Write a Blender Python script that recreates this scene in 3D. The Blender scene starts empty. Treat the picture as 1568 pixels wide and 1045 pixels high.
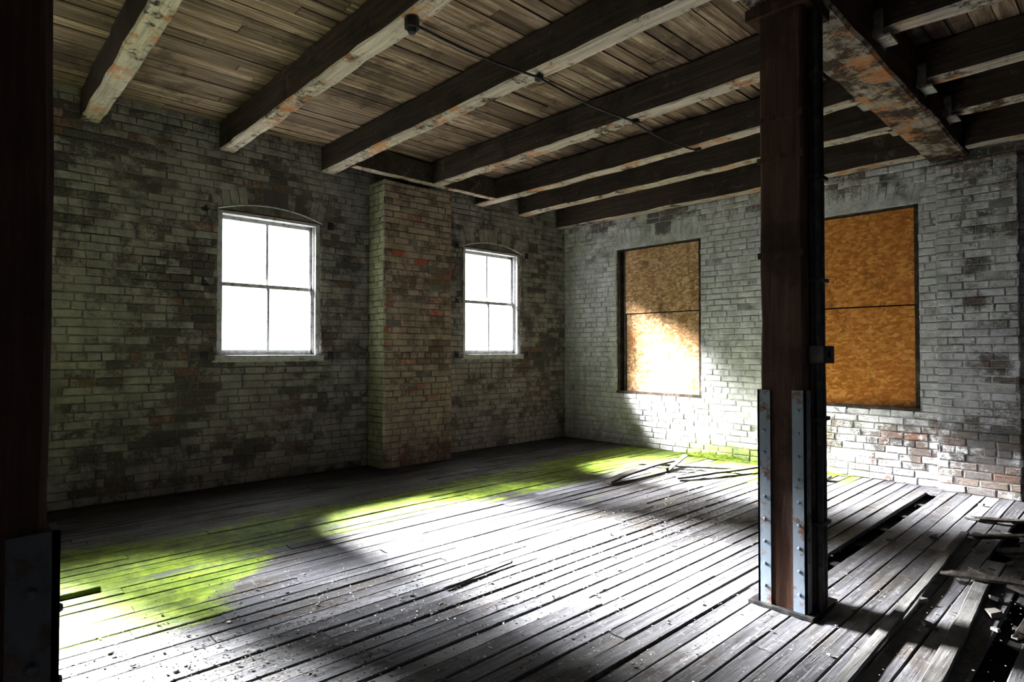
import bpy, math, random
from mathutils import Vector, Matrix, noise
random.seed(7)
R=random.random
def U(a,b): return a+(b-a)*random.random()
scene=bpy.context.scene
col=scene.collection
scene.view_settings.view_transform='Standard'
scene.view_settings.gamma=0.80
scene.view_settings.exposure=-0.06

# ------------------------------------------------------------ mesh builder
class MB:
    def __init__(s): s.v=[];s.f=[];s.c=[];s.m=[]
    def add(s,vs,fs,c,mi=0):
        o=len(s.v); s.v+=[tuple(v) for v in vs]; s.c+=[c]*len(vs)
        for f in fs: s.f.append([i+o for i in f]); s.m.append(mi)
    def box(s,a,b,c=(.5,.5,.5),mi=0,M=None,j=0):
        vs=[Vector((x+U(-j,j),y+U(-j,j),z+U(-j,j))) for z in (a[2],b[2]) for y in (a[1],b[1]) for x in (a[0],b[0])]
        if M: vs=[M@v for v in vs]
        s.add(vs,[(0,2,3,1),(4,5,7,6),(0,1,5,4),(2,6,7,3),(0,4,6,2),(1,3,7,5)],c,mi)
    def beam(s,p0,p1,w,h,c=(.5,.5,.5),mi=0,jit=.006,ch=.012,seg=.15,up=(0,0,1),nf=3.0,sag=0,chip=0.0,end=0):
        p0=Vector(p0);p1=Vector(p1);d=(p1-p0);L=d.length;d.normalize()
        sx=d.cross(Vector(up)).normalized(); sz=sx.cross(d).normalized()
        n=max(1,int(L/seg)); prof=[(-w/2+ch,-h/2),(w/2-ch,-h/2),(w/2,-h/2+ch),(w/2,h/2-ch),(w/2-ch,h/2),(-w/2+ch,h/2),(-w/2,h/2-ch),(-w/2,-h/2+ch)]
        vs=[];seed=Vector((U(0,50),U(0,50),U(0,50)))
        for i in range(n+1):
            t=i/n; cen=p0+d*(L*t)+sz*(-sag*4*t*(1-t))
            for (a,b) in prof:
                p=cen+sx*a+sz*b
                nv=noise.noise_vector(p*nf+seed)*jit+noise.noise_vector(p*14+seed)*jit*.5
                nv-=d*nv.dot(d)
                if end and i in (0,n): nv+=d*U(-end,end)
                if chip:
                    q=noise.noise(p*2.3+seed*2)
                    if q>.25: nv-= (sx*a+sz*b)*(q-.25)*chip
                vs.append(p+nv)
        fs=[]
        for i in range(n):
            for k in range(8):
                a=i*8+k;b=i*8+(k+1)%8; fs.append((a,b,b+8,a+8))
        fs.append(tuple(reversed(range(8)))); fs.append(tuple(n*8+k for k in range(8)))
        s.add(vs,fs,c,mi)
    def cyl(s,p0,p1,r,c=(.5,.5,.5),mi=0,n=12,r2=None):
        p0=Vector(p0);p1=Vector(p1);d=(p1-p0).normalized()
        a=d.orthogonal().normalized();b=d.cross(a); r2=r if r2 is None else r2
        vs=[p0+(a*math.cos(2*math.pi*i/n)+b*math.sin(2*math.pi*i/n))*r for i in range(n)]
        vs+=[p1+(a*math.cos(2*math.pi*i/n)+b*math.sin(2*math.pi*i/n))*r2 for i in range(n)]
        fs=[(i,(i+1)%n,(i+1)%n+n,i+n) for i in range(n)]+[tuple(reversed(range(n))),tuple(range(n,2*n))]
        s.add(vs,fs,c,mi)
    def build(s,name,mats,parent=None,M=None):
        me=bpy.data.meshes.new(name); me.from_pydata(s.v,[],s.f)
        for m in mats: me.materials.append(m)
        me.polygons.foreach_set('material_index',s.m)
        at=me.attributes.new('vc','FLOAT_COLOR','POINT')
        flat=[]
        for c in s.c: flat+= [c[0],c[1],c[2],1.0]
        at.data.foreach_set('color',flat); me.update()
        ob=bpy.data.objects.new(name,me); col.objects.link(ob)
        if parent: ob.parent=parent
        if M is not None: ob.matrix_local=M
        return ob
def empty(name,M=None):
    e=bpy.data.objects.new(name,None); e.empty_display_size=.2; col.objects.link(e)
    if M is not None: e.matrix_world=M
    return e
def rc(): return (R(),R(),R())

# ------------------------------------------------------------ material helper
class G:
    def __init__(s,name):
        s.mat=bpy.data.materials.new(name); s.mat.use_nodes=True; s.t=s.mat.node_tree; s.t.nodes.clear()
        s.out=s.n('ShaderNodeOutputMaterial'); s.b=s.n('ShaderNodeBsdfPrincipled'); s.l(s.b.outputs[0],s.out.inputs[0])
    def n(s,t,**k):
        x=s.t.nodes.new(t)
        for a,b in k.items(): setattr(x,a,b)
        return x
    def l(s,a,b): s.t.links.new(a,b)
    def put(s,v,inp):
        if hasattr(v,'is_linked') or hasattr(v,'links'): s.l(v,inp)
        else: inp.default_value=v if not isinstance(v,tuple) or len(v)!=3 or inp.type!='RGBA' else (*v,1)
    def pos(s): return s.n('ShaderNodeNewGeometry').outputs['Position']
    def nor(s): return s.n('ShaderNodeNewGeometry').outputs['Normal']
    def sep(s,v):
        x=s.n('ShaderNodeSeparateXYZ'); s.l(v,x.inputs[0]); return x.outputs
    def vc(s):
        x=s.n('ShaderNodeAttribute',attribute_name='vc'); return s.sep(x.outputs['Vector'])
    def scale(s,v,sc,off=None):
        x=s.n('ShaderNodeMapping'); s.l(v,x.inputs[0]); x.inputs['Scale'].default_value=sc
        if off is not None: s.l(off,x.inputs['Location'])
        return x.outputs[0]
    def noise(s,v,sc,det=4,ro=.6,dist=0):
        x=s.n('ShaderNodeTexNoise'); s.l(v,x.inputs['Vector']); x.inputs['Scale'].default_value=sc
        x.inputs['Detail'].default_value=det; x.inputs['Roughness'].default_value=ro; x.inputs['Distortion'].default_value=dist
        return x.outputs[0]
    def m(s,op,a,b=0,c=0,clamp=False):
        x=s.n('ShaderNodeMath',operation=op); x.use_clamp=clamp
        s.put(a,x.inputs[0]); s.put(b,x.inputs[1]); s.put(c,x.inputs[2]); return x.outputs[0]
    def rng(s,v,a,b,c=0.,d=1.):
        x=s.n('ShaderNodeMapRange'); x.interpolation_type='SMOOTHSTEP'; s.put(v,x.inputs[0])
        for i,k in enumerate((a,b,c,d)): x.inputs[i+1].default_value=k
        return x.outputs[0]
    def mix(s,f,a,b,bt='MIX'):
        x=s.n('ShaderNodeMix',data_type='RGBA',blend_type=bt); s.put(f,x.inputs[0]); s.put(a,x.inputs[6]); s.put(b,x.inputs[7]); return x.outputs[2]
    def ramp(s,v,stops):
        x=s.n('ShaderNodeValToRGB'); s.l(v,x.inputs[0]); e=x.color_ramp.elements
        while len(e)<len(stops): e.new(.5)
        for i,(p,c) in enumerate(stops): e[i].position=p; e[i].color=(*c,1)
        return x.outputs[0]
    def fin(s,c,rough=.85,bump=None,bs=.5,bd=.01,metal=0,spec=.3):
        s.put(c,s.b.inputs['Base Color']); s.put(rough,s.b.inputs['Roughness']); s.put(metal,s.b.inputs['Metallic'])
        s.b.inputs['Specular IOR Level'].default_value=spec
        if bump is not None:
            x=s.n('ShaderNodeBump'); x.inputs['Strength'].default_value=bs; x.inputs['Distance'].default_value=bd
            s.l(bump,x.inputs['Height']); s.l(x.outputs[0],s.b.inputs['Normal'])
        return s.mat

def brick_mat(name,amt,paint,cols,grime=.5,br=.30,back=False,dk=.3):
    g=G(name); p=g.pos(); r=g.vc(); s=g.sep(p)
    big=g.noise(p,.9,5,.65); mid=g.noise(p,5,5,.7); fine=g.noise(p,38,4,.7)
    base=g.ramp(r[1],[(i/(len(cols)-1),c) for i,c in enumerate(cols)])
    base=g.mix(g.rng(fine,.35,.75),g.mix(.45,base,(.03,.027,.025)),base)
    v=g.m('ADD',g.m('MULTIPLY',big,1.9),g.m('MULTIPLY',r[0],br))
    v=g.m('ADD',v,g.m('MULTIPLY',mid,.9)); v=g.m('ADD',v,g.m('MULTIPLY',fine,.5))
    th=1.65+br/2
    if back:   # paint has failed near the ceiling, under the second opening and on the right pier
        v=g.m('SUBTRACT',v,g.rng(s[2],3.0,3.6,0,.30))
        v=g.m('SUBTRACT',v,g.m('MULTIPLY',g.rng(s[0],3.6,4.4),g.rng(s[2],1.0,.5,0,.30)))
        v=g.m('SUBTRACT',v,g.rng(s[0],5.4,5.9,0,.18))
        v=g.m('ADD',v,g.m('MULTIPLY',g.rng(s[0],2.6,1.6,0,.25),g.rng(s[2],3.2,2.6)))
    mask=g.rng(v,th-amt-.15,th-amt+.15)
    pt=g.mix(g.rng(mid,.35,.7),tuple(x*.66 for x in paint),paint)
    pt=g.mix(g.m('MULTIPLY',g.rng(g.noise(p,2.2,5,.7),.5,.66),grime),pt,tuple(x*dk for x in paint))
    strk=g.noise(g.scale(p,(7,7,.6)),1,5,.7)
    pt=g.mix(g.rng(strk,.52,.70,0,.45),pt,tuple(x*.35 for x in paint))
    c=g.mix(g.m('MULTIPLY',mask,.9),base,pt)
    c=g.mix(g.rng(fine,.60,.72,0,.5),c,tuple(x*.35 for x in paint))
    if back:   # algae at the foot of the wall
        a=g.m('MULTIPLY',g.rng(s[2],.42,.02),g.m('MULTIPLY',g.rng(s[0],1.9,2.6),g.rng(s[0],4.6,3.3)))
        am=g.rng(g.m('ADD',a,g.m('MULTIPLY',g.noise(p,3,6,.75),.9)),.80,1.2,0,.8)
        c=g.mix(am,c,g.ramp(mid,[(.35,(.12,.17,.02)),(.65,(.38,.46,.08))]))
    h=g.m('ADD',g.m('MULTIPLY',mid,.6),g.m('ADD',g.m('MULTIPLY',fine,.6),g.m('MULTIPLY',mask,.25)))
    return g.fin(c,.85,h,.8,.014,spec=.25)
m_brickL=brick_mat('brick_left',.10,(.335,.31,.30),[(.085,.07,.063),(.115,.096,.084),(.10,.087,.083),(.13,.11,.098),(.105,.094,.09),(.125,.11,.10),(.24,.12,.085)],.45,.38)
m_brickB=brick_mat('brick_back',.39,(.84,.835,.86),[(.15,.14,.14),(.21,.195,.195),(.24,.19,.16),(.19,.18,.18),(.26,.21,.175),(.16,.15,.155),(.35,.19,.13)],.5,.28,True)
m_brickP=brick_mat('brick_pilaster',-.02,(.37,.30,.25),[(.13,.087,.064),(.18,.12,.087),(.14,.103,.083),(.20,.132,.09),(.17,.13,.105),(.42,.12,.075)],.4,.35)
m_brickPS=brick_mat('brick_pilaster_side',.26,(.42,.42,.29),[(.12,.12,.06),(.16,.16,.07),(.14,.14,.06)],.6,.2)
def mortar(name,c0,c1):
    g=G(name); p=g.pos(); n=g.noise(p,4,6,.7)
    return g.fin(g.mix(g.rng(n,.35,.65),c0,c1),.95,g.noise(p,45,4,.7),.7,.01,spec=.1)
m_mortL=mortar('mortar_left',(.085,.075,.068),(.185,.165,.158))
m_mortB=mortar('mortar_back',(.24,.235,.23),(.62,.62,.62))

# floor
g=G('floor_boards'); p=g.pos(); r=g.vc(); s=g.sep(p)
off=g.n('ShaderNodeCombineXYZ'); g.l(g.m('MULTIPLY',r[0],20),off.inputs[1])
q=g.scale(p,(34,1.4,8),off.outputs[0]); gr=g.noise(q,1,6,.7,.4); gr2=g.noise(g.scale(p,(90,3.5,20)),1,3,.7)
bl=g.noise(g.scale(p,(1.6,.7,1)),1.5,6,.7); fi=g.noise(p,24,5,.75)
c=g.ramp(gr,[(.25,(.042,.041,.045)),(.5,(.098,.097,.106)),(.75,(.19,.19,.205))])
c=g.mix(g.m('MULTIPLY',r[1],.55),c,(.042,.041,.044))
c=g.mix(g.rng(r[2],.78,1.0,0,.45),c,(.29,.29,.31))
c=g.mix(g.m('MULTIPLY',g.rng(bl,.50,.64),.75),c,(.055,.045,.038))
c=g.mix(g.m('MULTIPLY',g.rng(fi,.56,.68),.55),c,(.34,.33,.33))
c=g.mix(g.rng(g.noise(p,60,3,.8),.60,.70,0,.65),c,(.025,.023,.02))
c=g.mix(g.rng(s[0],1.8,.4,0,.9),c,(.02,.018,.016))  # boards near the left wall darkened, shade put into the colour
# moss
far=g.rng(s[1],-6.9,-5.9,3.25,2.4)
b1=g.rng(s[0],1.1,1.8); b2=g.m('SUBTRACT',1.0,g.rng(g.m('SUBTRACT',s[0],far),-.25,.45)); band=g.m('MULTIPLY',b1,b2)
mn=g.noise(g.scale(p,(2.0,.6,1)),1.5,7,.75)
mv=g.m('ADD',g.m('MULTIPLY',band,.66),g.m('MULTIPLY',mn,1.6)); mv=g.m('ADD',mv,g.m('MULTIPLY',g.m('SUBTRACT',r[0],.5),.36))
mv=g.m('ADD',mv,g.m('MULTIPLY',g.rng(s[1],-6.3,-7.6,0,.30),band))
nw=g.m('MULTIPLY',g.rng(s[1],-2.6,-.2,0,.46),g.m('MULTIPLY',g.rng(s[0],1.2,2.0),g.rng(s[0],4.5,5.6,1,0))); mv=g.m('ADD',mv,nw)
mm=g.rng(g.m('ADD',mv,g.m('MULTIPLY',fi,.40)),1.30,1.56)
mc=g.ramp(g.noise(p,7,5,.75),[(.3,(.05,.08,.008)),(.5,(.13,.185,.014)),(.7,(.27,.33,.03))])
c=g.mix(g.m('MULTIPLY',mm,.94),c,mc)
h=g.m('ADD',g.m('MULTIPLY',gr,.6),g.m('ADD',g.m('MULTIPLY',gr2,.3),g.m('MULTIPLY',fi,.5)))
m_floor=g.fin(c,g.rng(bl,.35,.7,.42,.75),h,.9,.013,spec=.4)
g=G('dark_subfloor'); m_sub=g.fin((.012,.011,.010),.95,g.noise(g.pos(),20),.5)

def wood(name,c0,c1,c2,axis='Y',under=None,und=0.6,rough=.8,var=.4,dark=.6,uv=.85):
    g=G(name); p=g.pos(); r=g.vc()
    off=g.n('ShaderNodeCombineXYZ'); g.l(g.m('MULTIPLY',r[0],30),off.inputs[0]); g.l(g.m('MULTIPLY',r[1],30),off.inputs[1])
    sc={'Y':(26,1.4,26),'X':(1.4,26,26),'Z':(26,26,1.4)}[axis]
    gr=g.noise(g.scale(p,sc,off.outputs[0]),1,6,.7,.3); bl=g.noise(p,2.1,5,.7); fi=g.noise(p,30,4,.7)
    c=g.ramp(gr,[(.30,c0),(.5,c1),(.70,c2)])
    c=g.mix(g.m('MULTIPLY',r[2],var),c,tuple(x*.5 for x in c0))
    c=g.mix(g.m('MULTIPLY',g.rng(bl,.50,.64),dark),c,tuple(x*.4 for x in c0))
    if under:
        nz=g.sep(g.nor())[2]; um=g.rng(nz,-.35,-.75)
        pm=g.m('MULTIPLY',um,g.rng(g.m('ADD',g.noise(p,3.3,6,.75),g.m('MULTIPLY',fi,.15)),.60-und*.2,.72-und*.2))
        c=g.mix(g.m('MULTIPLY',pm,uv),c,g.mix(g.rng(gr,.3,.7),tuple(x*.55 for x in under),under))  # worn pale paint, with floor-bounce light added into the underside colour
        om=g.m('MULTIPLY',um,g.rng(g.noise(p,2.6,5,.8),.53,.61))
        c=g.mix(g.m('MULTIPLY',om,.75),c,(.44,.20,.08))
        pl=g.rng(g.noise(p,2.4,6,.8),.58,.66,0,.45); c=g.mix(pl,c,(.20,.16,.135))
    return g.fin(c,rough,g.m('ADD',gr,g.m('MULTIPLY',fi,.4)),.7,.012,spec=.25)
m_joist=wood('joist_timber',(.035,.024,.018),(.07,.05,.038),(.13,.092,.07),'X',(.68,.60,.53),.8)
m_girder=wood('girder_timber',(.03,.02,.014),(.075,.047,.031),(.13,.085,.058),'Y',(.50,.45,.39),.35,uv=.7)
m_ceil=wood('ceiling_boards',(.12,.08,.055),(.30,.215,.155),(.64,.52,.41),'Y',var=.68,dark=.65)
m_post=wood('post_timber',(.032,.015,.010),(.075,.037,.025),(.13,.072,.048),'Z')
m_loose=wood('loose_board',(.03,.025,.022),(.075,.065,.058),(.14,.128,.12),'Y')
m_loosel=wood('loose_board_pale',(.10,.097,.095),(.20,.195,.19),(.31,.30,.29),'Y')
# frames
g=G('window_paint'); p=g.pos(); n=g.noise(p,12,5,.7)
m_frame=g.fin(g.mix(g.rng(n,.45,.7),(.40,.40,.41),(.17,.16,.15)),.6,n,.4,.005)
g=G('dark_frame'); p=g.pos(); n=g.noise(p,9,5,.7)
m_dframe=g.fin(g.mix(g.rng(n,.4,.7),(.035,.028,.022),(.12,.09,.07)),.8,n,.4,.005)
g=G('window_glass'); g.t.nodes.remove(g.b)
tr=g.n('ShaderNodeBsdfTransparent'); tr.inputs[0].default_value=(.95,.97,.98,1); gl=g.n('ShaderNodeBsdfGlossy'); gl.inputs['Roughness'].default_value=.05
fr=g.n('ShaderNodeFresnel'); fr.inputs[0].default_value=1.35; mx=g.n('ShaderNodeMixShader'); g.l(fr.outputs[0],mx.inputs[0]); g.l(tr.outputs[0],mx.inputs[1]); g.l(gl.outputs[0],mx.inputs[2]); g.l(mx.outputs[0],g.out.inputs[0])
m_glass=g.mat
def osb(name,a,b,c3,stain,amt=.75):
    g=G(name); p=g.pos(); s=g.sep(p); vo=g.n('ShaderNodeTexVoronoi'); vo.inputs['Scale'].default_value=1
    d=g.noise(p,4,3,.6); cmb=g.n('ShaderNodeCombineXYZ')
    g.l(g.m('MULTIPLY',g.m('ADD',s[0],g.m('MULTIPLY',d,.15)),22),cmb.inputs[0]); g.l(g.m('MULTIPLY',g.m('ADD',s[2],g.m('MULTIPLY',d,.1)),36),cmb.inputs[2])
    g.l(cmb.outputs[0],vo.inputs['Vector']); vcx=g.sep(vo.outputs['Color'])
    c=g.ramp(vcx[0],[(0,a),(.5,b),(1,c3)])
    st=g.rng(g.noise(p,1.6,6,.7),.46,.66); c=g.mix(g.m('MULTIPLY',st,amt),c,stain)
    st2=g.rng(g.noise(g.scale(p,(1,1,.5)),3.4,6,.75),.57,.62); c=g.mix(g.m('MULTIPLY',st2,amt*.85),c,tuple(x*.4 for x in stain))
    return g.fin(c,.8,vcx[1],.4,.006,spec=.25)
m_osb1=osb('osb_board_tan',(.34,.20,.10),(.54,.35,.20),(.74,.55,.37),(.38,.18,.08),.65)
m_osb2=osb('osb_board_orange',(.42,.165,.035),(.56,.245,.06),(.70,.36,.12),(.42,.155,.035),.45)
def steel(name,ca,cb):
    g=G(name); p=g.pos(); n=g.noise(p,7,6,.75)
    return g.fin(g.mix(g.rng(n,.52,.62),ca,cb),.5,n,.4,.005,metal=.15,spec=.4)
m_steel=steel('painted_steel',(.17,.20,.24),(.12,.06,.035)); m_steeld=steel('dark_painted_steel',(.08,.09,.105),(.07,.04,.025))
g=G('black_conduit'); p=g.pos(); m_cond=g.fin(g.mix(g.rng(g.noise(p,14,5,.7),.4,.7),(.02,.021,.024),(.07,.06,.055)),.45,g.noise(p,40),.3,.003,metal=.3)
g=G('galvanised_hanger'); p=g.pos(); m_galv=g.fin(g.mix(g.rng(g.noise(p,14,5,.7),.4,.7),(.42,.42,.40),(.2,.14,.09)),.55,metal=.3)
g=G('debris_chips'); r=g.vc(); m_deb=g.fin(g.ramp(r[0],[(0,(.06,.055,.05)),(.5,(.18,.17,.16)),(.82,(.34,.33,.33)),(1,(.75,.75,.76))]),.9)
g=G('moss'); p=g.pos(); m_moss=g.fin(g.ramp(g.noise(p,30,4,.7),[(.3,(.05,.08,.01)),(.5,(.13,.18,.02)),(.7,(.28,.32,.06))]),.95,g.noise(p,90,3,.7),1,.01)
g=G('plain_wall'); p=g.pos(); m_plain=g.fin(g.mix(g.rng(g.noise(p,1.5,6,.7),.4,.6),(.10,.09,.085),(.26,.25,.24)),.9,g.noise(p,20),.5,.01)

# ------------------------------------------------------------ dimensions
XR,YF,ZC,T=11.0,-13.0,4.06,.36
ZJ=3.74
# ------------------------------------------------------------ brick wall generator
CH,BL,JT=.083,.235,.009
def bricks(mb,mp,u0,u1,v0,v1,opens,flip=False,miss=.006,exclude=None,mi=0):
    row=0; v=v0
    while v<v1-.01:
        vt=min(v+CH-JT,v1); hd=(row%6==5); bl=BL/2 if hd else BL
        u=u0-(bl/2 if row%2 else 0)-(.03 if hd else 0)
        while u<u1:
            ww=bl*U(.92,1.08)
            a,b=max(u,u0),min(u+ww-JT,u1); u+=ww
            if b-a<.02: continue
            segs=[(a,b)]
            for (ou0,ou1,ov0,ov1) in opens:
                if vt>ov0+.02 and v<ov1-.02:
                    ns=[]
                    for (x,y) in segs:
                        if y<=ou0 or x>=ou1: ns.append((x,y))
                        else:
                            if x<ou0: ns.append((x,ou0))
                            if y>ou1: ns.append((ou1,y))
                    segs=ns
            for (x,y) in segs:
                if y-x<.02: continue
                if exclude and exclude((x+y)/2,(v+vt)/2): continue
                if R()<miss: continue
                d=U(-.003,.006)+.014*noise.noise(Vector((x*1.1,v*1.1,3.)))
                if R()<.04: d-=.010
                c=rc(); j=.005; e=.008
                def P(uu,vv,dd): return mp(uu+U(-j,j),vv+U(-j,j),dd+U(-.002,.002))
                vs=[P(x,v,-.03),P(y,v,-.03),P(y,vt,-.03),P(x,vt,-.03),P(x,v,d),P(y,v,d),P(y,vt,d),P(x,vt,d),
                    P(x+e,v+e,d+.006),P(y-e,v+e,d+.006),P(y-e,vt-e,d+.006),P(x+e,vt-e,d+.006)]
                mb.add(vs,[(8,9,10,11),(4,5,9,8),(5,6,10,9),(6,7,11,10),(7,4,8,11),(0,1,5,4),(1,2,6,5),(2,3,7,6),(3,0,4,7)],c,mi)
        v+=CH; row+=1
def backing(mb,mp,u0,u1,v0,v1,opens,mi=1,thick=T,front=-.003):
    us=sorted(set([u0,u1]+[k for o in opens for k in o[:2]])); 
    for i in range(len(us)-1):
        a,b=us[i],us[i+1]; mid=(a+b)/2; cuts=sorted([(o[2],o[3]) for o in opens if o[0]<mid<o[1]])
        z=v0
        for (c0,c1) in cuts+[(v1,v1)]:
            if c0>z+1e-4:
                p=[mp(x,y,d) for d in (-thick,front) for y in (z,c0) for x in (a,b)]
                mb.add(p,[(0,2,3,1),(4,5,7,6),(0,1,5,4),(2,6,7,3),(0,4,6,2),(1,3,7,5)],(.5,.5,.5),mi)
            z=max(z,c1)
mpL=lambda u,v,d:(d,u,v)
mpB=lambda u,v,d:(u,-d,v)
mpR=lambda u,v,d:(XR-d,u,v)
mpF=lambda u,v,d:(u,YF+d,v)
WZ0,WZ1=1.43,3.10
winL=[(-5.77,-4.56),(-2.29,-1.09),(-9.25,-8.05),(-12.7,-11.5)]
opL=[(a,b,WZ0,WZ1) for a,b in winL]
opB=[(1.12,2.63,.83,3.18),(3.81,5.31,.83,3.20),(6.22,7.3,1.35,3.45)]
RISE=.11
def arch_top(u,o,rise=RISE,ext=.03):
    c=(o[0]+o[1])/2; hw=(o[1]-o[0])/2+ext; t=(u-c)/hw
    return None if abs(t)>1 else o[3]+rise*(1-t*t)
def excl(opens):
    def f(u,v):
        for o in opens:
            z=arch_top(u,o)
            if z is not None and o[3]-.02<v<z+.19: return True
        return False
    return f
def arch_bricks(mb,mp,o,mi=0,rise=RISE,ext=.03):
    n=int((o[1]-o[0]+2*ext)/.085); c=(o[0]+o[1])/2; hw=(o[1]-o[0])/2+ext
    for i in range(n):
        ta=-1+2*i/n; tb=-1+2*(i+1)/n-.010/hw
        za=o[3]+rise*(1-ta*ta); zb=o[3]+rise*(1-tb*tb); ua,ub=c+ta*hw,c+tb*hw; H=.19; d=U(.0,.006)
        fan=.05
        q=[(ua,za),(ub,zb),(ub+tb*fan,zb+H),(ua+ta*fan,za+H)]
        p=[mp(x,y,-.03) for x,y in q]+[mp(x,y,d) for x,y in q]
        mb.add(p,[(4,5,6,7),(0,1,5,4),(1,2,6,5),(2,3,7,6),(3,0,4,7)],rc(),mi)

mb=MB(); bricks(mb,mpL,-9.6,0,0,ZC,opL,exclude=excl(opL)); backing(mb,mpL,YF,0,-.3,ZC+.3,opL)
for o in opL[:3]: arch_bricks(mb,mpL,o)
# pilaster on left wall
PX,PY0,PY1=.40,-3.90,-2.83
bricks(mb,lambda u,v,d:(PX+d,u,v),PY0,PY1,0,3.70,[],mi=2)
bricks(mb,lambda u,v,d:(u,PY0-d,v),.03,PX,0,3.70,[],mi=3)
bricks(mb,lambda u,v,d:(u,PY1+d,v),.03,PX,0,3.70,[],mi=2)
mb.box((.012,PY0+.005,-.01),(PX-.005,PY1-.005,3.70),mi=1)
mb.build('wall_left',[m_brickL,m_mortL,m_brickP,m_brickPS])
mb=MB(); bricks(mb,mpB,0.0,8,0,ZC,opB,exclude=excl(opB[:2])); backing(mb,mpB,-T,XR+T,-.3,ZC+.3,opB)
for o in opB[:2]: arch_bricks(mb,mpB,o)
QY=-.11
bricks(mb,lambda u,v,d:(u,QY-d,v),5.50,6.18,0,3.52,[])
bricks(mb,lambda u,v,d:(6.18+d,-u,v),.02,.11,0,3.52,[])
bricks(mb,lambda u,v,d:(5.50-d,-u,v),.02,.11,0,3.52,[])
mb.box((5.505,QY+.005,-.01),(6.175,-.012,3.52),mi=1)
mb.build('wall_back',[m_brickB,m_mortB])
opR_fill=[(-4.2,-3.2,1.2,2.6)]  # unseen window added on the right for fill light
mb=MB(); backing(mb,mpR,YF,0,-.3,ZC+.3,opR_fill,0); mb.build('wall_right',[m_plain])
opF_fill=[(8.3,9.4,1.2,2.9)]  # unseen window added behind the camera as fill
mb=MB(); backing(mb,mpF,-T,XR+T,-.3,ZC+.3,opF_fill,0); mb.build('wall_front',[m_plain])

# ------------------------------------------------------------ floor
mb=MB(); W=.118; n=int(XR/W)
gaps_and_shade=[(5.38,5.52,-3.9,-.35),(2.5,2.6,-7.9,-7.3),(6.5,6.62,-4.6,-3.2),(6.75,6.85,-3.4,-1.8),(6.25,6.35,-2.4,-1.0)]  # first slot is cut to make the shadow strip behind the post
for i in range(n+1):
    x0=i*W; y=YF-U(0,2)
    while y<0:
        L=U(1.6,4.9); y2=min(y+L,-.005)
        a=max(y,YF+.005)
        if y2-a>.05:
            segs=[(a,y2)]
            for gi,(g0,g1,h0,h1) in enumerate(gaps_and_shade):
                if g0<x0+W/2<g1+.02:
                    ns=[]
                    for s_,e_ in segs:
                        if e_<h0 or s_>h1: ns.append((s_,e_))
                        else:
                            if s_<h0-.05: ns.append((s_,h0+U(-.1,.1)))
                            if e_>h1+.05: ns.append((h1+U(-.1,.1),e_))
                    segs=ns
            for s_,e_ in segs:
                c=rc(); gapw=U(.001,.006)*(1 if R()<.88 else 2); dz=U(-.004,.002); tl=U(-.003,.003); k=max(1,int((e_-s_)/.3))
                sd=U(0,99); x1=min(x0+W,XR-.002)
                vs=[]
                for q in range(k+1):
                    yy=s_+(e_-s_)*q/k
                    wz=.008*noise.noise(Vector((sd,yy*.9,0))); cup=.003
                    lx=x0+gapw/2+.003*noise.noise(Vector((sd+5,yy*2,0))); rx=x1-gapw/2+.003*noise.noise(Vector((sd+9,yy*2,0)))
                    z=dz+wz
                    vs+=[(lx,yy,-.03),(lx,yy,z-tl-.004),(lx+.006,yy,z-tl),( (lx+rx)/2,yy,z-cup),(rx-.006,yy,z+tl),(rx,yy,z+tl-.004),(rx,yy,-.03)]
                fs=[]
                for q in range(k):
                    for w in range(6): fs.append((q*7+w,q*7+w+1,q*7+w+8,q*7+w+7))
                fs.append(tuple(range(7))); fs.append(tuple(reversed([k*7+w for w in range(7)])))
                mb.add(vs,fs,c,0)
        y=y2+U(.002,.010)
mb.box((-T,YF-T,-.36),(XR+T,T,-.075),mi=1)
for yy in [k*-.6-.3 for k in range(21)]: mb.box((.01,yy,-.08),(XR-.01,yy+.08,-.031),mi=1)
# moss mound along back wall (grows from the floor)
for (x0,x1,h,d) in ((2.40,3.35,.07,.16),(3.2,4.6,.03,.10)):
    nx,ny=60,14; vs=[]
    for a in range(nx+1):
        for b in range(ny+1):
            u=a/nx; w=b/ny; x=x0+(x1-x0)*u; k=math.sin(math.pi*u)**.6 if 0<u<1 else 0
            z=h*k*(1-w)**1.8*(.65+.8*noise.noise(Vector((x*6,w*3,1)))+.4*noise.noise(Vector((x*20,w*9,1))))
            vs.append((x,-.02-d*w*(.5+.5*k)*(1+.3*noise.noise(Vector((x*5,2,0)))),max(.002,z)))
    fs=[(a*(ny+1)+b,(a+1)*(ny+1)+b,(a+1)*(ny+1)+b+1,a*(ny+1)+b+1) for a in range(nx) for b in range(ny)]
    mb.add(vs,fs,(.5,.5,.5),2)
mb.build('floor',[m_floor,m_sub,m_moss])

# ------------------------------------------------------------ ceiling
mb=MB(); W=.14; n=int(XR/W)
for i in range(n+1):
    x0=i*W; y=YF-U(0,2)
    while y<0:
        L=U(1.8,5); y2=min(y+L,0)
        a=max(y,YF)
        if y2-a>.05:
            g_=U(.004,.016); dz=U(-.010,.005)
            mb.box((x0+g_/2,a,ZC+dz),(min(x0+W-g_/2,XR),y2-.004,ZC+.04),rc(),0,j=.002)
        y=y2
mb.box((-T,YF-T,ZC+.05),(XR+T,T,ZC+.3),mi=1)
mb.build('ceiling',[m_ceil,m_sub])

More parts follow.
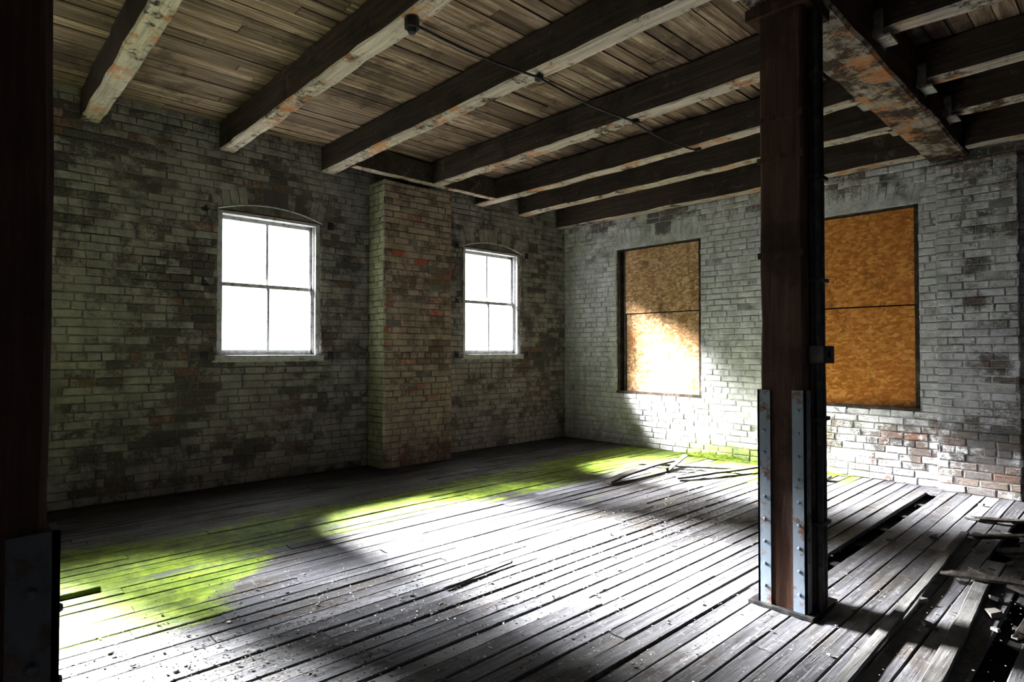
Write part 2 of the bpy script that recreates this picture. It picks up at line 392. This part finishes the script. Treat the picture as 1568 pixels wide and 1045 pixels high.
# joists
JY=[-12.9,-11.75,-10.55,-9.35,-8.15,-6.95,-5.68,-4.48,-3.15,-1.99,-1.07,-.16]
GX0,GX1=5.42,5.78
JW=.17; JH=ZC-ZJ
for i,y in enumerate(JY):
    x0=.02
    if i==8: x0=.52
    zb=ZJ+U(-.02,.02); 
    if i==11: zb=3.63
    hh=ZC-.01-zb
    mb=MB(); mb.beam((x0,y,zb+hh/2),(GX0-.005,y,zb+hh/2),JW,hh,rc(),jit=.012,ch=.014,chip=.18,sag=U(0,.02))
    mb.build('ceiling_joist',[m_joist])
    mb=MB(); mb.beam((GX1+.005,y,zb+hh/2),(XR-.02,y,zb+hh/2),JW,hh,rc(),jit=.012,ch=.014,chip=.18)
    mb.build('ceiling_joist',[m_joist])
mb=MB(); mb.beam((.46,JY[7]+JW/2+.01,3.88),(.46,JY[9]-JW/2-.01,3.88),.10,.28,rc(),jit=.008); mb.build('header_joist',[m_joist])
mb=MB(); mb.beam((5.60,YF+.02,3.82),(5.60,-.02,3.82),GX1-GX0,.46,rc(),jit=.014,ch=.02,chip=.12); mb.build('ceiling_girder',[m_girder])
# hangers
mb=MB()
for y in JY[3:11]:
    for (xa,sg) in ((GX1,1),(GX0,-1)):
        w=JW/2+.012
        for sy in (-1,1):
            mb.box((xa-.0 if sg>0 else xa-.06,y+sy*w-.006,ZJ-.05),(xa+.06 if sg>0 else xa,y+sy*w+.006,ZJ+.14),rc(),0)
        mb.box((xa if sg>0 else xa-.10,y-w,ZJ-.06),(xa+.10 if sg>0 else xa,y+w,ZJ-.045),rc(),0)
        mb.box((xa if sg>0 else xa-.012,y-w-.05,ZJ-.06),(xa+.012 if sg>0 else xa,y+w+.05,ZJ-.0),rc(),0)
mb.build('joist_hanger',[m_galv])

# conduit under joists
mb=MB(); cx=3.72; pts=[]
for k in range(25):
    t=k/24; y=-5.75+t*3.75; z=3.70-.035*abs(math.sin(t*math.pi*3))
    pts.append(Vector((cx+.02*math.sin(t*5),y,z)))
for a,b in zip(pts,pts[1:]): mb.cyl(a,b,.010,n=8)
mb.cyl((cx,-5.70,3.72),(cx,-5.70,3.66),.05,n=16); mb.cyl((cx,-5.70,3.66),(cx,-5.70,3.63),.035,n=16,r2=.025)
for y in JY[7:10]: mb.box((cx-.03,y-.02,3.69),(cx+.03,y+.02,3.735))
mb.build('ceiling_conduit',[m_cond])

# ------------------------------------------------------------ windows
def arched_head(mb,w,h,mi,z0,yf=-.004):
    n=18; vs=[]; hw=w/2+.028
    for i in range(n+1):
        t=-1+2*i/n; zt=h+RISE*(1-t*t)
        vs+=[(t*hw,yf,h-z0),(t*hw,yf,zt),(t*hw,.03,h-z0),(t*hw,.03,zt)]
    fs=[]
    for i in range(n):
        a=i*4; fs+=[(a,a+4,a+5,a+1),(a+2,a+3,a+7,a+6),(a,a+2,a+6,a+4),(a+1,a+5,a+7,a+3)]
    mb.add(vs,fs,(.5,.5,.5),mi)
def window(name,M,w,z0,z1,fm=m_frame,pint=False):
    e=empty(name,M)   # local: X width (centred), +Y outward, Z up (0 = sill)
    h=z1-z0; f=.045
    mb=MB()
    mb.box((-w/2,.03,0),(-w/2+f,.20,h)); mb.box((w/2-f,.03,0),(w/2,.20,h)); mb.box((-w/2,.03,h-f),(w/2,.20,h))
    for sx in (-1,1):
        mb.box((sx*(w/2-f/2)-f/2-.012,.02,0),(sx*(w/2-f/2)+f/2+.012,.045,h))
        mb.box((sx*(w/2-f-.008)-.008,.085,f),(sx*(w/2-f-.008)+.008,.10,h-f))
    mb.box((-w/2-.03,-.045,-.035),(w/2+.03,.20,.022))
    mb.box((-w/2-.05,-.02,-.055),(w/2+.05,.012,-.035))
    arched_head(mb,w,h,1,.02,.004)
    n=18; hw=w/2+.02; pts=[Vector(((-1+2*i/n)*hw,-.004,h-.012+(RISE)*(1-(-1+2*i/n)**2))) for i in range(n+1)]
    for a,b in zip(pts,pts[1:]): mb.cyl(a,b,.010,n=6,mi=0)
    mb.build('frame',[fm,m_dframe],e)
    if pint:
        mb=MB()
        for sx in (-1,1):
            for z in (.02,h*.5,h-.02):
                if sx>0 and abs(z-h*.5)<.01: continue
                x=sx*(w/2+.13); mb.box((x-.035,-.016,z-.045),(x+.035,.0,z+.045),j=.006); mb.cyl((x,-.014,z),(x,-.035,z),.014,n=8)
        mb.build('shutter_pintles',[m_cond],e)
    W2=w/2-f; mid=h*.5
    def sash(nm,y,a,b,br):
        m=MB(); s_=.04
        m.box((-W2,y,a),(-W2+s_,y+.04,b)); m.box((W2-s_,y,a),(W2,y+.04,b))
        m.box((-W2,y,a),(W2,y+.04,a+br)); m.box((-W2,y,b-s_),(W2,y+.04,b)); m.box((-.014,y+.008,a),(.014,y+.034,b))
        m.build(nm,[fm],e)
        m=MB(); m.box((-W2+.01,y+.018,a+.01),(W2-.01,y+.022,b-.01)); m.build(nm+'_glass',[m_glass],e)
    sash('sash_upper',.145,mid-.02,h-f,.04); sash('sash_lower',.10,.022,mid+.02,.06)
    L=bpy.data.lights.new('portal','AREA'); L.shape='RECTANGLE'; L.size=w; L.size_y=h; L.cycles.is_portal=True
    o=bpy.data.objects.new('sky_portal',L); col.objects.link(o); o.parent=e
    o.matrix_local=Matrix.Translation((0,.24,h/2))@Matrix.Rotation(math.radians(-90),4,'X')
    return e
i=1
for (a,b) in winL:
    window('window_%d'%i,Matrix.Translation((0,(a+b)/2,WZ0))@Matrix.Rotation(math.radians(90),4,'Z'),b-a,WZ0,WZ1,pint=True); i+=1
for o in opR_fill:
    window('window_%d'%i,Matrix.Translation((XR,(o[0]+o[1])/2,o[2]))@Matrix.Rotation(math.radians(-90),4,'Z'),o[1]-o[0],o[2],o[3]); i+=1
for o in opF_fill:
    window('window_%d'%i,Matrix.Translation(((o[0]+o[1])/2,YF,o[2]))@Matrix.Rotation(math.radians(180),4,'Z'),o[1]-o[0],o[2],o[3]); i+=1

# boarded openings
def boarded(o,mat,seam,gapl):
    e=empty('boarded_window',Matrix.Translation(((o[0]+o[1])/2,0,o[2])))
    w=o[1]-o[0];h=o[3]-o[2]; f=.05
    m=MB(); m.box((-w/2,.03,0),(-w/2+f,.3,h)); m.box((w/2-f,.03,0),(w/2,.3,h)); m.box((-w/2,.03,h-f),(w/2,.3,h)); m.box((-w/2,.0,-.03),(w/2,.3,.03))
    m.box((-w/2,.20,0),(w/2,.23,h)); m.box((-w/2+.11,.06,0),(-w/2+.15,.1,h))
    arched_head(m,w,h,1,.03)
    m.build('frame',[m_dframe,m_brickB],e)
    m=MB(); m.box((-w/2+gapl,.07,.03),(w/2-.03,.085,seam-.009)); m.build('lower_panel',[mat],e)
    m=MB(); m.box((-w/2+gapl-.01,.055,seam+.006),(w/2-.02,.075,h-.06)); m.build('upper_panel',[mat],e)
boarded(opB[0],m_osb1,1.27,.16); boarded(opB[1],m_osb2,1.20,.02); boarded(opB[2],m_dframe,1.0,.02)

# ------------------------------------------------------------ posts
def post(y0,y1,zs,box=True,st=m_steel):
    e=empty('support_post'); xa,xb=5.465,5.741; xc=(xa+xb)/2; yc=(y0+y1)/2
    m=MB(); m.beam((xc,yc,0),(xc,yc,3.50),(xb-xa)-.03,(y1-y0)-.03,rc(),up=(0,1,0),jit=.006,ch=.012,chip=.05); m.build('timber_shaft',[m_post],e)
    m=MB(); m.box((xa-.05,y0-.02,3.50),(xb+.03,y1+.02,3.565)); m.build('capital',[m_post],e)
    m=MB(); t=.012; wl=.075
    for (x,sx) in ((xa,1),(xb,-1)):
        for (y,sy) in ((y0,1),(y1,-1)):
            zt=zs+U(-.02,.02)
            ax=sorted((x,x+sx*wl)); ay=sorted((y,y+sy*t)); m.box((ax[0],ay[0],.0),(ax[1],ay[1],zt),rc())
            ax=sorted((x,x+sx*t)); ay=sorted((y,y+sy*wl)); m.box((ax[0],ay[0],.0),(ax[1],ay[1],zt),rc())
            z=.12
            while z<zt-.05:
                m.cyl((x+sx*.04,y-sy*.001,z),(x+sx*.04,y-sy*.009,z),.011,n=8,r2=.006)
                m.cyl((x-sx*.001,y+sy*.04,z+.05),(x-sx*.009,y+sy*.04,z+.05),.011,n=8,r2=.006)
                z+=.13
    m.build('steel_angles',[st],e)
    m=MB()
    m.box((xa-.05,y0-.03,-.001),(xb+.04,y1+.04,.018)); m.build('base_plate',[m_cond],e)
    m=MB()
    for z in (2.86,2.62,2.05): m.box((xa+.006,y0+.004,z),(xb-.006,y0+.013,z+.035))
    m.build('iron_bands',[m_post],e)
    if box:
        m=MB(); cy=y0+.12; cxx=xb+.028
        m.cyl((cxx,cy,.02),(cxx,cy,3.50),.021,n=14); m.cyl((cxx-.003,cy+.08,.02),(cxx-.003,cy+.08,3.50),.014,n=12)
        for z in (.5,1.1,1.9,2.5,3.1): m.box((xb-.01,cy-.035,z),(cxx+.024,cy+.11,z+.02))
        m.box((xb-.01,cy-.05,1.43),(cxx+.045,cy+.12,1.53)); m.cyl((cxx+.04,cy+.03,1.48),(cxx+.065,cy+.03,1.48),.02)
        m.build('conduit',[m_cond],e)
post(-4.41,-4.09,1.27); post(-8.106,-7.786,1.20,False,m_steeld)

# ------------------------------------------------------------ loose boards & debris
def loose(p0,p1,w=.10,h=.022,mat=m_loose,sag=0):
    m=MB(); m.beam(p0,p1,w,h,rc(),jit=.006,ch=.004,seg=.1,sag=sag,end=.05); m.build('loose_floorboard',[mat])
loose((2.88,-2.5,.03),(2.80,-.95,.07),.11,sag=-.03)
loose((6.12,-5.1,.022),(6.03,-1.9,.022),.055,mat=m_loosel)
loose((6.42,-5.4,.022),(6.32,-2.9,.022),.075,mat=m_loosel)
loose((6.15,-3.15,.05),(7.1,-3.0,.09),.08)
loose((6.3,-2.3,.03),(7.2,-1.6,.12),.10)
loose((6.62,-3.9,.03),(6.75,-1.7,.05),.10)
loose((6.0,-1.3,.022),(6.9,-1.0,.06),.07)
loose((6.4,-1.9,.06),(7.3,-2.5,.05),.08,mat=m_loosel)
loose((6.9,-4.2,.03),(6.6,-2.6,.08),.07)
loose((6.25,-2.9,.04),(6.95,-3.6,.06),.06)
loose((6.1,-2.0,.03),(6.8,-1.3,.05),.06)
loose((3.3,-1.75,.03),(3.75,-.45,.06),.09)
loose((2.5,-1.35,.03),(3.55,-.85,.05),.07)
loose((3.9,-.7,.03),(4.5,-.5,.035),.13,mat=m_loosel)
loose((4.02,-5.62,.010),(3.98,-5.05,.010),.022,.012)
loose((2.95,-1.38,.02),(3.05,-1.16,.18),.08,.014)
m=MB()
def chip(x,y,s_,c):
    n=random.choice((3,4,5)); a0=U(0,6.28); t=U(.15,.5)*s_; el=U(.4,1)
    pr=[(math.cos(a0+6.28*k/n+U(-.3,.3))*s_*U(.6,1),math.sin(a0+6.28*k/n+U(-.3,.3))*s_*el) for k in range(n)]
    rot=Matrix.Rotation(U(0,6.28),3,'Z')@Matrix.Rotation(U(-.35,.35),3,'X')
    vs=[rot@Vector((a,b,0)) for a,b in pr]+[rot@Vector((a*.85,b*.85,t)) for a,b in pr]
    mz=min(v.z for v in vs); vs=[v+Vector((x,y,.001-mz)) for v in vs]
    m.add(vs,[tuple(range(n,2*n))]+[(k,(k+1)%n,(k+1)%n+n,k+n) for k in range(n)],c)
cl=[(4.2,-3.4,.55,1300),(4.3,-5.6,.9,1700),(3.9,-7.0,.8,1700),(2.9,-1.2,.6,350),(6.6,-2.8,.6,420),(5.0,-5.0,1.4,900),(4.0,-2.6,.7,500)]
for (x,y,s_,n) in cl:
    for k in range(n):
        xx=random.gauss(x,s_*.5); yy=random.gauss(y,s_)
        if .1<xx<XR-.2 and YF+.2<yy<-.15 and not(5.4<xx<5.8 and (-4.5<yy<-4 or -8.2<yy<-7.7)): chip(xx,yy,U(.003,.009)*(1 if R()<.95 else 2.),(R()**.9,0,0))
for k in range(1500):
    x,y=U(.2,8),U(-8.5,-.2)
    if not(5.4<x<5.8 and (-4.5<y<-4 or -8.2<y<-7.7)): chip(x,y,U(.003,.008),(R(),0,0))
for k in range(110):
    x,y=random.gauss(6.7,.4),random.gauss(-2.7,.8)
    if y<-.2: chip(x,y,U(.02,.06),(R()*.5,0,0))
m.build('floor_debris',[m_deb])

# ------------------------------------------------------------ light
w=bpy.data.worlds.new('sky'); scene.world=w; w.use_nodes=True; wt=w.node_tree
bg=wt.nodes['Background']; bg.inputs[1].default_value=5.5
tc=wt.nodes.new('ShaderNodeTexCoord'); sx=wt.nodes.new('ShaderNodeSeparateXYZ'); mr=wt.nodes.new('ShaderNodeMapRange'); cr=wt.nodes.new('ShaderNodeMix'); cr.data_type='RGBA'
wt.links.new(tc.outputs['Generated'],sx.inputs[0]); wt.links.new(sx.outputs[2],mr.inputs[0])
mr.inputs[1].default_value=-.12; mr.inputs[2].default_value=-.02
wt.links.new(mr.outputs[0],cr.inputs[0]); cr.inputs[6].default_value=(.18,.18,.17,1); cr.inputs[7].default_value=(.80,.90,1,1)
wt.links.new(cr.outputs[2],bg.inputs[0])
def sun(name,d,e,ang,c):
    S=bpy.data.lights.new(name,'SUN'); S.energy=e; S.angle=math.radians(ang); S.color=c
    so=bpy.data.objects.new(name,S); col.objects.link(so)
    so.rotation_euler=Vector(d).normalized().to_track_quat('-Z','Y').to_euler(); so.location=(-8,-6,8)
sun('sun',(1,.17,-.58),520,19,(1,.97,.94))
sun('bright_cloud',(1,.92,-.76),240,22,(1,.975,.97))  # second sun lamp added to brighten the back wall

cam=bpy.data.cameras.new('camera'); co=bpy.data.objects.new('camera',cam); col.objects.link(co)
cam.sensor_width=36; cam.lens=918/1568*36; cam.clip_start=.02
co.location=(7.074,-7.936,1.5); co.rotation_euler=(math.radians(90.97),0,math.radians(46.75))
scene.camera=co
